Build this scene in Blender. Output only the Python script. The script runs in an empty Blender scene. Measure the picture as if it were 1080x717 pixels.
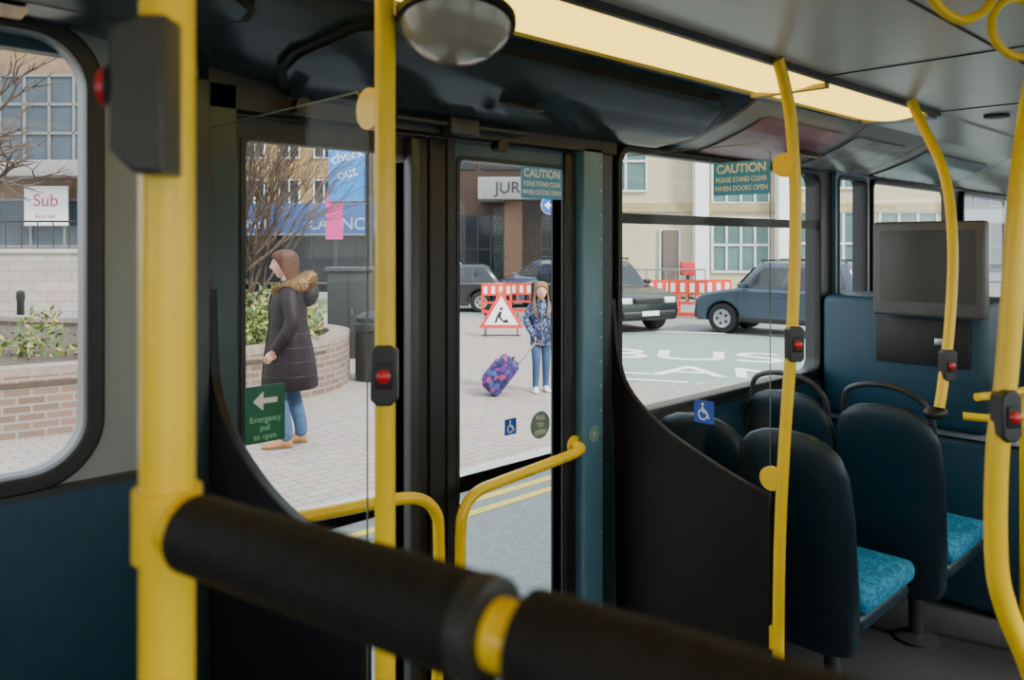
import bpy, bmesh, math, random
from mathutils import Matrix, Vector
random.seed(7)
C=bpy.context; D=bpy.data
I4=Matrix.Identity(4)
def T(x,y,z): return Matrix.Translation((x,y,z))
def RZ(a): return Matrix.Rotation(math.radians(a),4,'Z')
def RX(a): return Matrix.Rotation(math.radians(a),4,'X')
def RY(a): return Matrix.Rotation(math.radians(a),4,'Y')
def axes(o,x,y,z):
    return Matrix(((x[0],y[0],z[0],o[0]),(x[1],y[1],z[1],o[1]),(x[2],y[2],z[2],o[2]),(0,0,0,1)))
def MWALL(y,x=0,z=0): return axes((x,y,z),(1,0,0),(0,0,1),(0,-1,0))   # panel lying along the bus, facing the aisle
def MX(x,y=0,z=0): return axes((x,y,z),(0,1,0),(0,0,1),(1,0,0))        # panel across the bus
def MXB(x,y=0,z=0): return axes((x,y,z),(0,-1,0),(0,0,1),(-1,0,0))     # panel across the bus, facing rear
STREET=RZ(-44)     # the street grid is turned 44 degrees from the parked bus
# ---------------------------------------------------------------- materials
MATS={}
def mat(name,col,rough=.5,metal=0.,var=.12,scale=12.,bump=0.,coat=0.,emit=None,es=0.,col2=None,spec=None):
    if name in MATS: return MATS[name]
    m=D.materials.new(name); m.use_nodes=True; nt=m.node_tree; N=nt.nodes; L=nt.links
    b=N['Principled BSDF']; tc=N.new('ShaderNodeTexCoord'); ns=N.new('ShaderNodeTexNoise')
    ns.inputs['Scale'].default_value=scale; ns.inputs['Detail'].default_value=4
    L.new(tc.outputs['Object'],ns.inputs['Vector'])
    cr=N.new('ShaderNodeValToRGB')
    c2=col2 if col2 else tuple(min(1,c*(1+var)) for c in col)
    c1=tuple(c*(1-var) for c in col) if not col2 else col
    cr.color_ramp.elements[0].position=.35; cr.color_ramp.elements[1].position=.65
    cr.color_ramp.elements[0].color=(*c1,1); cr.color_ramp.elements[1].color=(*c2,1)
    L.new(ns.outputs['Fac'],cr.inputs['Fac']); L.new(cr.outputs['Color'],b.inputs['Base Color'])
    b.inputs['Roughness'].default_value=rough; b.inputs['Metallic'].default_value=metal
    if spec is not None: b.inputs['Specular IOR Level'].default_value=spec
    b.inputs['Coat Weight'].default_value=coat
    if bump:
        bp=N.new('ShaderNodeBump'); bp.inputs['Strength'].default_value=bump; bp.inputs['Distance'].default_value=.02
        L.new(ns.outputs['Fac'],bp.inputs['Height']); L.new(bp.outputs['Normal'],b.inputs['Normal'])
    if emit:
        b.inputs['Emission Color'].default_value=(*emit,1); b.inputs['Emission Strength'].default_value=es
    MATS[name]=m; return m
def glassmat(name,tint,r0=.02,k=.6):
    # thin coated sheet glass: clear transmission plus Schlick-style reflection
    if name in MATS: return MATS[name]
    m=D.materials.new(name); m.use_nodes=True; nt=m.node_tree; N=nt.nodes; L=nt.links
    N.remove(N['Principled BSDF']); out=N['Material Output']
    tr=N.new('ShaderNodeBsdfTransparent'); tr.inputs['Color'].default_value=(*tint,1)
    gl=N.new('ShaderNodeBsdfGlossy'); gl.inputs['Roughness'].default_value=.01
    lw=N.new('ShaderNodeLayerWeight'); lw.inputs['Blend'].default_value=.5
    pw=N.new('ShaderNodeMath'); pw.operation='POWER'; pw.inputs[1].default_value=5
    ma=N.new('ShaderNodeMath'); ma.operation='MULTIPLY_ADD'; ma.inputs[1].default_value=k; ma.inputs[2].default_value=r0
    L.new(lw.outputs['Facing'],pw.inputs[0]); L.new(pw.outputs[0],ma.inputs[0])
    mx=N.new('ShaderNodeMixShader'); L.new(ma.outputs[0],mx.inputs[0]); L.new(tr.outputs[0],mx.inputs[1]); L.new(gl.outputs[0],mx.inputs[2])
    L.new(mx.outputs[0],out.inputs['Surface']); MATS[name]=m; return m
def brickmat(name,c1,c2,mortar,scale,rw,rh,ms=.02,uv=False,rough=.85,rotx=0):
    if name in MATS: return MATS[name]
    m=D.materials.new(name); m.use_nodes=True; nt=m.node_tree; N=nt.nodes; L=nt.links
    b=N['Principled BSDF']; tc=N.new('ShaderNodeTexCoord'); mp=N.new('ShaderNodeMapping')
    mp.inputs['Rotation'].default_value=(math.radians(rotx),0,0)
    L.new(tc.outputs['UV' if uv else 'Object'],mp.inputs['Vector'])
    br=N.new('ShaderNodeTexBrick'); L.new(mp.outputs[0],br.inputs['Vector'])
    br.inputs['Color1'].default_value=(*c1,1); br.inputs['Color2'].default_value=(*c2,1); br.inputs['Mortar'].default_value=(*mortar,1)
    br.inputs['Scale'].default_value=scale; br.inputs['Brick Width'].default_value=rw; br.inputs['Row Height'].default_value=rh
    br.inputs['Mortar Size'].default_value=ms
    ns=N.new('ShaderNodeTexNoise'); ns.inputs['Scale'].default_value=3; L.new(mp.outputs[0],ns.inputs['Vector'])
    mx=N.new('ShaderNodeMix'); mx.data_type='RGBA'; mx.blend_type='MULTIPLY'; mx.inputs[0].default_value=.35
    L.new(br.outputs['Color'],mx.inputs[6]); L.new(ns.outputs['Color'],mx.inputs[7]); L.new(mx.outputs[2],b.inputs['Base Color'])
    b.inputs['Roughness'].default_value=rough
    MATS[name]=m; return m
def patternmat(name,cols,scale,rough=.8):
    if name in MATS: return MATS[name]
    m=D.materials.new(name); m.use_nodes=True; nt=m.node_tree; N=nt.nodes; L=nt.links
    b=N['Principled BSDF']; tc=N.new('ShaderNodeTexCoord'); v=N.new('ShaderNodeTexVoronoi'); v.inputs['Scale'].default_value=scale
    L.new(tc.outputs['Object'],v.inputs['Vector'])
    sp=N.new('ShaderNodeSeparateColor'); L.new(v.outputs['Color'],sp.inputs[0])
    cr=N.new('ShaderNodeValToRGB'); cr.color_ramp.interpolation='CONSTANT'
    els=cr.color_ramp.elements
    els[0].color=(*cols[0],1)
    els[1].position=1/len(cols); els[1].color=(*cols[1],1)
    for i,c in enumerate(cols[2:]):
        e=els.new((i+2)/len(cols)); e.color=(*c,1)
    L.new(sp.outputs[0],cr.inputs['Fac']); L.new(cr.outputs['Color'],b.inputs['Base Color']); b.inputs['Roughness'].default_value=rough
    MATS[name]=m; return m
YEL=mat('yellow_powdercoat',(.90,.60,.004),.35,var=.05,scale=8,coat=.15)
BLK=mat('black_rubber',(.005,.0055,.006),.5,var=.2)
PAD=mat('black_foam_pad',(.006,.0055,.0058),.7,var=.3,scale=90,bump=.15,spec=.3)
DPAN=mat('dark_brown_panel',(.008,.007,.0075),.45,var=.15,spec=.3)
WGREY=mat('lining_grey',(.21,.235,.235),.5,var=.05,scale=3)
TEAL=mat('teal_lining',(.006,.046,.080),.5,var=.1,scale=30)
TEALF=mat('teal_frame',(.022,.072,.105),.4,var=.08)
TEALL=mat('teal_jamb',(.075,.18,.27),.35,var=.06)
JD=mat('jamb_dark',(.018,.028,.034),.4)
COVE=mat('cove_plastic',(.030,.044,.052),.25,var=.06,scale=3)
COVE2=mat('cove_hatch_plastic',(.036,.052,.062),.18,var=.06,scale=3)
COVE3=mat('cove_grey',(.40,.385,.38),.3,var=.05,scale=3)
CEIL=mat('ceiling_laminate',(.60,.58,.55),.3,var=.04,scale=3)
SEAM=mat('seam_dark',(.015,.015,.015),.6)
DGREY=mat('dark_grey_plastic',(.022,.025,.028),.4)
MGREY=mat('mid_grey_plastic',(.16,.16,.155),.4)
RED=mat('red_button',(.6,.01,.02),.3,coat=.4)
WHT=mat('white_paint',(.8,.8,.8),.5,var=.03)
BLUE=mat('bright_sign_blue',(.01,.08,.45),.4)
GRNSGN=mat('sign_green',(.005,.12,.06),.4)
SEATSH=mat('seat_shell',(.004,.020,.034),.42,var=.1,scale=20)
MOQ=patternmat('moquette',[(.01,.17,.32),(.01,.21,.38),(.02,.28,.45),(.01,.12,.26)],95)
FLOOR=mat('bus_floor',(.022,.023,.028),.55,var=.35,scale=160)
STEEL=mat('steel',(.5,.5,.5),.3,metal=1.)
LIGHTM=mat('light_diffuser',(.6,.45,.06),.4,emit=(1.,.68,.08),es=3.2)
GL=glassmat('window_glass',(.96,.975,.965),.008,.35)
GLS=glassmat('screen_glass',(.975,.985,.98),.006,.12)
# ---------------------------------------------------------------- mesh helpers
def mkobj(name,me,m,parent=None,M=I4):
    o=D.objects.new(name,me); C.scene.collection.objects.link(o)
    if m is not None:
        for mm in (m if isinstance(m,(list,tuple)) else [m]): me.materials.append(mm)
    if parent: o.parent=parent
    o.matrix_basis=M
    return o
def group(name,M=I4):
    e=D.objects.new(name,None); C.scene.collection.objects.link(e); e.empty_display_size=.1; e.matrix_basis=M; return e
def smooth(me,ang=40):
    for p in me.polygons: p.use_smooth=True
    try: me.set_sharp_from_angle(angle=math.radians(ang))
    except Exception: pass
def pydata(name,v,f,m,parent=None,M=I4,sm=True,ang=40):
    me=D.meshes.new(name); me.from_pydata([tuple(x) for x in v],[],f); me.update()
    bm=bmesh.new(); bm.from_mesh(me); bmesh.ops.recalc_face_normals(bm,faces=bm.faces); bm.to_mesh(me); bm.free()
    if sm: smooth(me,ang)
    return mkobj(name,me,m,parent,M)
def box(name,c,s,m,parent=None,M=I4,bevel=0,rot=None):
    bm=bmesh.new(); bmesh.ops.create_cube(bm,size=1)
    bmesh.ops.scale(bm,vec=s,verts=bm.verts)
    if bevel: bmesh.ops.bevel(bm,geom=bm.edges[:],offset=bevel,segments=3,affect='EDGES',profile=.5)
    me=D.meshes.new(name); bm.to_mesh(me); bm.free()
    if bevel: smooth(me)
    L=M@T(*c)
    if rot is not None: L=L@rot
    return mkobj(name,me,m,parent,L)
def bx(name,a,b,m,parent=None,M=I4,bevel=0):
    return box(name,[(a[i]+b[i])/2 for i in range(3)],[abs(b[i]-a[i]) for i in range(3)],m,parent,M,bevel)
def catmull(pts,n=6,closed=False):
    P=[Vector(p) for p in pts]; out=[]
    k=len(P)
    rng=range(k) if closed else range(k-1)
    for i in rng:
        if closed: p0,p1,p2,p3=P[(i-1)%k],P[i],P[(i+1)%k],P[(i+2)%k]
        else: p0=P[max(i-1,0)];p1=P[i];p2=P[i+1];p3=P[min(i+2,k-1)]
        for j in range(n):
            t=j/n
            out.append(.5*((2*p1)+(p2-p0)*t+(2*p0-5*p1+4*p2-p3)*t*t+(3*p1-p0-3*p2+p3)*t**3))
    if not closed: out.append(P[-1])
    return out
def tubegeo(P,R,seg=16,closed=False):
    v=[];f=[];n=len(P)
    prev=None
    for i,p in enumerate(P):
        if closed: t=(P[(i+1)%n]-P[(i-1)%n])
        else: t=(P[min(i+1,n-1)]-P[max(i-1,0)])
        t.normalize()
        if prev is None:
            a=Vector((0,0,1)) if abs(t.z)<.9 else Vector((1,0,0))
            u=t.cross(a).normalized()
        else:
            u=(prev-t*prev.dot(t)).normalized()
        prev=u; w=t.cross(u)
        for k in range(seg):
            an=2*math.pi*k/seg
            v.append(p+(u*math.cos(an)+w*math.sin(an))*R[i])
    m=n if closed else n-1
    for i in range(m):
        for k in range(seg):
            a=i*seg+k;b=i*seg+(k+1)%seg;c=((i+1)%n)*seg+(k+1)%seg;d=((i+1)%n)*seg+k
            f.append((a,b,c,d))
    if not closed:
        f.append(tuple(range(seg))); f.append(tuple((n-1)*seg+k for k in range(seg)))
    return v,f
def tube(name,pts,r,m,parent=None,M=I4,n=6,closed=False,seg=16,curve=True):
    if isinstance(r,(list,tuple)):
        rr=[Vector((x,0,0)) for x in r]
        R=[q.x for q in (catmull(rr,n,closed) if curve else rr)]
    P=catmull(pts,n,closed) if curve else [Vector(p) for p in pts]
    if not isinstance(r,(list,tuple)): R=[r]*len(P)
    v,f=tubegeo(P,R,seg,closed)
    return pydata(name,v,f,m,parent,M,True,50)
def rod(name,a,b,r,m,parent=None,M=I4,seg=16): return tube(name,[a,b],r,m,parent,M,curve=False,seg=seg)
def lathe(name,prof,m,parent=None,M=I4,seg=32):
    v=[];f=[]
    for r,z in prof:
        for k in range(seg):
            a=2*math.pi*k/seg; v.append((r*math.cos(a),r*math.sin(a),z))
    for i in range(len(prof)-1):
        for k in range(seg):
            f.append((i*seg+k,i*seg+(k+1)%seg,(i+1)*seg+(k+1)%seg,(i+1)*seg+k))
    if prof[0][0]>1e-4: f.append(tuple(range(seg)))
    if prof[-1][0]>1e-4: f.append(tuple((len(prof)-1)*seg+k for k in range(seg)))
    return pydata(name,v,f,m,parent,M,True,40)
def loft(name,rings,m,parent=None,M=I4,caps=True,ang=60):
    v=[];f=[];s=len(rings[0])
    for r in rings: v+= [Vector(p) for p in r]
    for i in range(len(rings)-1):
        for k in range(s): f.append((i*s+k,i*s+(k+1)%s,(i+1)*s+(k+1)%s,(i+1)*s+k))
    if caps: f.append(tuple(range(s))); f.append(tuple((len(rings)-1)*s+k for k in range(s)))
    return pydata(name,v,f,m,parent,M,True,ang)
def ering(cx,cy,z,rx,ry,n=24,p=2.):
    out=[]
    for k in range(n):
        a=2*math.pi*k/n; c=math.cos(a); s=math.sin(a)
        out.append((cx+rx*math.copysign(abs(c)**(2/p),c),cy+ry*math.copysign(abs(s)**(2/p),s),z))
    return out
def ell(name,c,s,m,parent=None,M=I4,rot=None,seg=20):
    bm=bmesh.new(); bmesh.ops.create_uvsphere(bm,u_segments=seg,v_segments=seg//2+2,radius=1)
    bmesh.ops.scale(bm,vec=s,verts=bm.verts); me=D.meshes.new(name); bm.to_mesh(me); bm.free(); smooth(me,180)
    L=M@T(*c)
    if rot is not None: L=L@rot
    return mkobj(name,me,m,parent,L)
def evalmesh(o):
    dg=C.evaluated_depsgraph_get(); dg.update()
    return D.meshes.new_from_object(o.evaluated_get(dg))
def sheet(name,loops,th,m,parent=None,M=I4,bevel=0):
    cu=D.curves.new(name,'CURVE'); cu.dimensions='2D'; cu.fill_mode='BOTH'; cu.extrude=max(th/2-bevel,0.0001)
    if bevel: cu.bevel_depth=bevel; cu.bevel_resolution=3; cu.offset=-bevel
    for lp in loops:
        s=cu.splines.new('POLY'); s.points.add(len(lp)-1)
        for i,p in enumerate(lp): s.points[i].co=(p[0],p[1],0,1)
        s.use_cyclic_u=True
    o=D.objects.new('tmp',cu); C.scene.collection.objects.link(o)
    me=evalmesh(o); D.objects.remove(o); D.curves.remove(cu)
    me.name=name; me.materials.clear()
    if bevel: smooth(me)
    return mkobj(name,me,m,parent,M)
def rrect(x0,y0,x1,y1,r=.03,n=6):
    out=[]
    for cx,cy,a0 in ((x1-r,y0+r,-90),(x1-r,y1-r,0),(x0+r,y1-r,90),(x0+r,y0+r,180)):
        for k in range(n+1):
            a=math.radians(a0+90*k/n); out.append((cx+r*math.cos(a),cy+r*math.sin(a)))
    return out
def rect(x0,y0,x1,y1): return [(x0,y0),(x1,y0),(x1,y1),(x0,y1)]
def circ(cx,cy,r,n=32): return [(cx+r*math.cos(2*math.pi*k/n),cy+r*math.sin(2*math.pi*k/n)) for k in range(n)]
def text(name,s,size,m,parent,M,ext=.0005,align='CENTER',sx=1.,bold=0.):
    cu=D.curves.new(name,'FONT'); cu.body=s; cu.size=size; cu.extrude=ext; cu.align_x=align; cu.align_y='CENTER'; cu.offset=bold
    o=D.objects.new('tmp',cu); C.scene.collection.objects.link(o)
    me=evalmesh(o); D.objects.remove(o); D.curves.remove(cu); me.materials.clear()
    return mkobj(name,me,m,parent,M@Matrix.Diagonal((sx,1,1,1)))
def skin(name,V,E,R,m,parent,M=I4,sub=2,fn=None):
    me=D.meshes.new(name); me.from_pydata(V,E,[]); o=D.objects.new('tmp',me); C.scene.collection.objects.link(o)
    md=o.modifiers.new('s','SKIN')
    if not me.skin_vertices: 
        C.view_layer.objects.active=o; bpy.ops.mesh.customdata_skin_add()
    for i,r in enumerate(R):
        sv=me.skin_vertices[0].data[i]; sv.radius=(r,r) if not isinstance(r,tuple) else r; sv.use_root=(i==0)
    sb=o.modifiers.new('b','SUBSURF'); sb.levels=sub; sb.render_levels=sub
    nm=evalmesh(o); D.objects.remove(o)
    nm.materials.clear(); smooth(nm,180)
    r=mkobj(name,nm,m,parent,M)
    if fn:
        for p in nm.polygons: p.material_index=fn(p.center)
    return r
# ================================================================ BUS
W=1.75; X0=-2.6; X1=7.6; YR=-.62; ZC=2.05
fl=sheet('floor',[rect(X0,YR,X1,1.80)],.06,FLOOR,None,T(0,0,-.03))
ce=group('ceiling')
bx('ceiling_panel',(X0,YR+.42,ZC),(X1,1.085,ZC+.04),CEIL,ce)
bx('roof_deck',(X0,YR-.05,ZC+.12),(X1,1.84,ZC+.2),DGREY,ce)
bx('ceiling_panel_front',(3.32,1.085,ZC-.01),(X1,1.36,ZC+.04),COVE3,ce)
for xx in (-1.2,0.1,1.15,2.35,3.3,4.6,5.9):
    bx('ceiling_seam',(xx,YR+.42,ZC-.003),(xx+.006,1.085,ZC+.001),SEAM,ce)
for yy in (.62,):
    bx('ceiling_seam',(X0,yy,ZC-.003),(X1,yy+.006,ZC+.001),SEAM,ce)
# light strips (nearside, offside)
def striplight(y0,y1,xa,xb):
    ls=group('ceiling_light'); v=[];f=[]
    pr=[(y0+(y1-y0)*t/8,ZC-.012-.02*math.sin(math.pi*t/8)) for t in range(9)]
    for (y,z) in pr: v+=[(xa+.05,y,z),(xb,y,z)]
    for i in range(8): f.append((2*i,2*i+1,2*i+3,2*i+2))
    pydata('diffuser',v,f,LIGHTM,ls)
    bx('tray',(xa,y0,ZC+.02),(xb+.1,y1+.02,ZC+.05),MGREY,ls)
    bx('edge_trim_inner',(xa,y0-.015,ZC-.02),(xb+.1,y0,ZC+.03),DGREY,ls)
    bx('edge_trim_outer',(xa,y1,ZC-.022),(xb+.1,y1+.02,ZC+.03),DGREY,ls)
    bx('end_cap',(xb,y0,ZC-.03),(xb+.1,y1,ZC+.02),MGREY,ls)
    bx('diffuser_joint',(2.35,y0,ZC-.034),(2.38,y1,ZC-.02),mat('lamp_joint',(.45,.34,.12),.5),ls)
    return ls
ls=striplight(1.085,1.33,.30,3.2)
bx('tray_rear',(X0,1.085,ZC-.01),(.3,1.36,ZC+.04),CEIL,ls)
ls2=striplight(-.20,-.0,-2.4,6.5)
# cove
def dzx(x): return .085*max(0,min(1,(.95-x)/.5))
def covep(t,dz=0):
    P=[(1.765,1.895),(1.70,1.90),(1.61,1.925),(1.50,1.965),(1.41,2.01),(1.35,2.05)]
    x=t*(len(P)-1); i=min(int(x),len(P)-2); u=x-i
    return (P[i][0]*(1-u)+P[i+1][0]*u, P[i][1]*(1-u)+P[i+1][1]*u+dz*(1-t))
def cove(xa,xb,t0=0,t1=1,off=0,round_=False,flip=False):
    v=[];f=[];nx=24;nt=20
    for i in range(nx+1):
        s=i/nx; x=xa+(xb-xa)*s
        k=1.
        if round_:
            e=.12
            if s<e: k=math.sqrt(max(0,1-((e-s)/e)**2))
            if s>1-e: k=math.sqrt(max(0,1-((s-1+e)/e)**2))
        for j in range(nt+1):
            t=t0+(t1-t0)*(.5+(j/nt-.5)*(.15+.85*k))
            y,z=covep(t,0 if flip else dzx(x)); y-=off*.6; z-=off
            if flip: y=W+YR-y
            v.append((x,y,z))
    for i in range(nx):
        for j in range(nt):
            a=i*(nt+1)+j; f.append((a,a+1,a+nt+2,a+nt+1))
    return v,f
tr=group('trim_1')
def cp(nm,mm,*a,**k):
    v,f=cove(*a,**k); pydata(nm,v,f,mm,tr)
cp('cove_panel_rear',COVE,X0,.30)
cp('cove_panel_door',COVE,.30,2.46)
cp('cove_panel_front',COVE3,2.46,X1)
cp('cove_hatch_outline',SEAM,.84,2.42,.08,.86,.010,True)  # dark sheet behind the hatch, showing as its outline
cp('cove_hatch',COVE2,.86,2.40,.11,.83,.016,True)
cp('cove_hatch_outline',SEAM,-1.9,.72,.40,.94,.006,True)  # same dark outline sheet for the rear hatch
cp('cove_hatch',COVE2,-1.88,.70,.43,.91,.011,True)
cp('cove_advert',mat('advert_amber',(.6,.32,.02),.3,var=.5,scale=9),-.6,.38,.05,.36,.008)
cp('cove_advert',mat('advert_pink',(.46,.24,.29),.3,var=.3,scale=4),2.62,3.3,.15,.75,.006)
cp('cove_advert',mat('advert_grey',(.33,.33,.32),.25,var=.3,scale=9),3.4,3.95,.15,.75,.006)
cp('cove_advert',mat('advert_blue',(.18,.22,.27),.25,var=.3,scale=5),4.2,5.2,.15,.75,.006)
for xx in (2.46,3.35,4.05,5.3,6.5): cp('cove_seam',SEAM,xx,xx+.008,0,1,.004)
y,z=covep(.5)
lathe('speaker_ring',[(.066,0),(.066,-.006),(.055,-.010),(.052,-.004),(.0,-.004)],DGREY,tr,T(1.52,y-.012,z-.02)@RX(22))
y,z=covep(.45); box('vent_frame',(3.18,y-.01,z-.012),(.22,.12,.008),MGREY,tr,rot=RX(22))
for k in range(7): box('vent_slot',(3.18,y-.065+.02*k-.005,z-.026+.0075*k+.006),(.19,.007,.006),SEAM,tr,rot=RX(22))
lathe('speaker_small',[(.045,0),(.045,-.01),(.03,-.012),(0,-.01)],BLK,tr,T(3.55,.95,ZC))
v,f=cove(X0,X1,flip=True); tr2=pydata('trim_2',v,f,COVE3)
bx('ceiling_panel_offside',(X0,YR,ZC+.0),(X1,YR+.42,ZC+.04),COVE3,ce)
# nearside wall
wl=group('wall_left')
LWX0,LWX1,LWZ0,LWZ1=-.80,.505,1.105,1.955
sheet('panel_rear',[rect(X0,0,.735,2.03),rrect(LWX0,LWZ0,LWX1,LWZ1,.10,10)],.05,WGREY,wl,MWALL(W+.025))
bx('dado_rear',(X0,1.735,0),(.735,1.752,1.07),TEAL,wl)
bx('sill_rear',(X0,1.725,1.065),(.735,1.752,1.078),DGREY,wl)
sheet('panel_front',[rect(2.13,0,X1,1.93),rrect(2.19,.95,3.69,1.87,.06,8),rrect(3.90,.95,4.22,1.87,.03),rrect(4.31,.95,5.55,1.87,.04),rrect(5.75,.5,7.0,1.87,.04)],.05,DGREY,wl,MWALL(W+.025))
bx('dado_front',(2.15,1.735,0),(X1,1.752,.90),TEAL,wl)
bx('door_header',(.735,1.70,1.845),(2.13,1.80,1.93),BLK,wl)
bx('exterior_upper_skin',(X0,1.80,1.93),(X1,1.84,2.3),TEAL,wl)
def window(name,x0,x1,z0,z1,rc,fw,bar=None,fm=BLK,side='L'):
    yy=W if side=='L' else YR
    sgn=-1 if side=='L' else 1
    w=group(name,T((x0+x1)/2,yy,(z0+z1)/2)); hx=(x1-x0)/2;hz=(z1-z0)/2
    Mw=MWALL(0)
    sheet('gasket',[rrect(-hx-fw,-hz-fw,hx+fw,hz+fw,rc+fw,10),rrect(-hx+.004,-hz+.004,hx-.004,hz-.004,rc,10)],.03,fm,w,T(0,sgn*.012,0)@Mw,bevel=.006)
    sheet('glass',[rrect(-hx-.01,-hz-.01,hx+.01,hz+.01,rc,10)],.005,GL,w,T(0,.03*-sgn,0)@Mw)
    if bar:
        for (bz,bh) in bar: box('glazing_bar',(0,0,bz-(z0+z1)/2),(hx*2,.035,bh),fm,w)
    return w
window('window_1',LWX0,LWX1,LWZ0,LWZ1,.10,.03)
window('window_2',2.19,3.69,.95,1.87,.05,.02,[(1.635,.035)])
window('window_3',3.90,4.22,.95,1.87,.03,.015)
window('window_4',4.31,5.55,.95,1.87,.04,.015,[(1.6,.03)])
window('window_5',5.75,7.0,.5,1.87,.04,.02)
sheet('window_frame_ring',[rrect(3.86,.92,4.26,1.90,.03),rrect(3.89,.945,4.23,1.875,.03)],.02,TEALL,wl,MWALL(W-.012))  # teal ring around the narrow window's frame
wr=group('wall_right')
sheet('panel',[rect(X0,0,X1,1.93),rrect(-2.3,1.0,-1.2,1.85,.06),rrect(-1.0,1.0,.4,1.85,.06),rrect(.6,1.0,2.0,1.85,.06),rrect(2.2,1.0,3.6,1.85,.06),rrect(3.8,1.0,5.2,1.85,.06),rrect(5.5,1.0,7.2,1.85,.06)],.05,WGREY,wr,MWALL(YR-.025))
for i,(a,b) in enumerate(((-2.3,-1.2),(-1.0,.4),(.6,2.0),(2.2,3.6),(3.8,5.2),(5.5,7.2))):
    window('window_%d'%(6+i),a,b,1.0,1.85,.05,.02,side='R')
sheet('wall_front',[rect(YR-.05,0,1.80,2.10),rrect(YR+.08,.85,1.62,1.95,.1)],.05,DGREY,None,MX(X1+.025))
sheet('wall_rear',[rect(YR-.05,0,1.80,2.10),rrect(YR+.2,1.1,1.5,1.9,.1)],.05,WGREY,None,MX(X0-.025))
ws=group('window_12',T(X1,.57,1.4)); sheet('glass',[rrect(-1.14,-.56,1.06,.56,.1)],.005,GL,ws,MX(.02))
# door jambs
tf=group('trim_3')
bx('jamb_rear',(.735,1.70,0),(.80,1.80,1.90),mat('jamb_rear_teal',(.012,.038,.05),.4),tf,bevel=.004)
rod('door_shaft_rear',(.78,1.715,.05),(.78,1.715,1.86),.014,BLK,tf)
bx('jamb_rear_inner',(.70,1.69,0),(.735,1.76,1.90),JD,tf,bevel=.004)
bx('jamb_front',(1.965,1.70,0),(2.06,1.80,1.86),TEALL,tf,bevel=.006)
bx('jamb_front_return',(2.06,1.72,0),(2.13,1.78,1.88),JD,tf)
for k in range(22): lathe('rivet',[(.005,0),(.004,.003),(0,.004)],STEEL,tf,T(2.045,1.70,.12+.08*k)@RX(90),seg=8)
bx('threshold',(.735,1.66,0),(2.13,1.80,.012),YEL,tf)
# doors
def leaf(name,x0,x1,g0,g1,stile):
    w=x1-x0; g=group(name,T(x0,1.765,0))
    M=MWALL(0)
    sheet('frame',[rect(0,.03,w,1.84),rrect(g0-x0,.12,g1-x0,1.785,.02)],.045,stile,g,M,bevel=.004)
    sheet('glass',[rect(g0-x0-.01,.11,g1-x0+.01,1.80)],.005,GL,g,M)
    sheet('gasket',[rrect(g0-x0-.012,.11,g1-x0+.012,1.797,.02),rrect(g0-x0,.12,g1-x0,1.787,.02)],.052,BLK,g,M)
    return g
d1=leaf('door_1',.815,1.315,.838,1.285,BLK)
bx('edge_rubber',(.50,-.03,.03),(.545,.03,1.84),BLK,d1,bevel=.008)
bx('pull_post',(.47,-.055,.05),(.50,-.02,1.83),DGREY,d1,bevel=.006)
d2=leaf('door_2',1.425,1.96,1.475,1.905,TEALF)
bx('edge_rubber',(-.06,-.03,.03),(.0,.03,1.84),BLK,d2,bevel=.008)
bx('edge_strip',(.0,-.032,.03),(.028,-.02,1.84),BLK,d2)
bx('hinge_stile',(.485,-.035,.03),(.535,.02,1.84),BLK,d2,bevel=.006)
hd=group('door_mechanism',T(1.43,1.69,1.87))
bx('arm_bracket',(-.05,-.03,-.03),(.05,.01,.02),DGREY,hd,bevel=.005)
rod('arm',(-.22,-.01,.0),(.25,-.01,.0),.008,DGREY,hd)
lathe('roller',[(.02,0),(.02,.03),(0,.03)],BLK,hd,T(.12,-.02,-.05)@RX(90),seg=16)
lathe('roller',[(.02,0),(.02,.03),(0,.03)],BLK,hd,T(-.5,-.02,-.01)@RX(90),seg=16)
def rail(name,pts,r=.0155,flanges=()):
    g=group(name); tube('tube',pts,r,YEL,g,n=8)
    for p,q in flanges: rod('flange',p,q,.03,YEL,g,seg=20)
    return g
rail('grab_rail',[(1.945,1.735,.90),(1.935,1.69,.90),(1.88,1.665,.897),(1.70,1.66,.885),(1.55,1.66,.875),(1.47,1.66,.865),(1.425,1.66,.83),(1.41,1.66,.76),(1.41,1.66,.5),(1.42,1.67,.30),(1.44,1.735,.27)],.0155,[((1.945,1.725,.90),(1.945,1.738,.90))])
rail('grab_rail',[(.83,1.735,.93),(.84,1.69,.93),(.90,1.665,.925),(1.05,1.66,.915),(1.20,1.66,.905),(1.28,1.66,.885),(1.325,1.66,.84),(1.335,1.66,.77),(1.335,1.66,.5),(1.32,1.67,.30),(1.30,1.735,.27)])
def sticker(name,w,m,lines,M0,tm=WHT):
    g=group(name,M0); h=w
    sheet('plate',[circ(0,0,w/2)],.002,m,g)
    n=len(lines)
    for i,(s,sz) in enumerate(lines):
        zz=h/2-h*(i+.5)/n
        text('lettering',s,sz,tm,g,T(0,zz*.8,.0013),sx=.95)
    return g
SB=mat('caution_blue',(.06,.30,.62),.4,var=.05)
def caution(M0):
    g=group('caution_sign',M0)
    sheet('plate',[rrect(-.092,-.049,.092,.049,.004)],.002,SB,g)
    text('lettering','CAUTION',.036,WHT,g,T(0,.028,.0013),bold=.0008)
    text('lettering','PLEASE STAND CLEAR',.021,WHT,g,T(0,-.004,.0013),sx=.8,bold=.0003)
    text('lettering','WHEN DOORS OPEN',.021,WHT,g,T(0,-.030,.0013),sx=.85,bold=.0003)
    return g
caution(MWALL(1.738,1.808,1.735))
caution(MXB(2.127,1.235,1.74))
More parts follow.
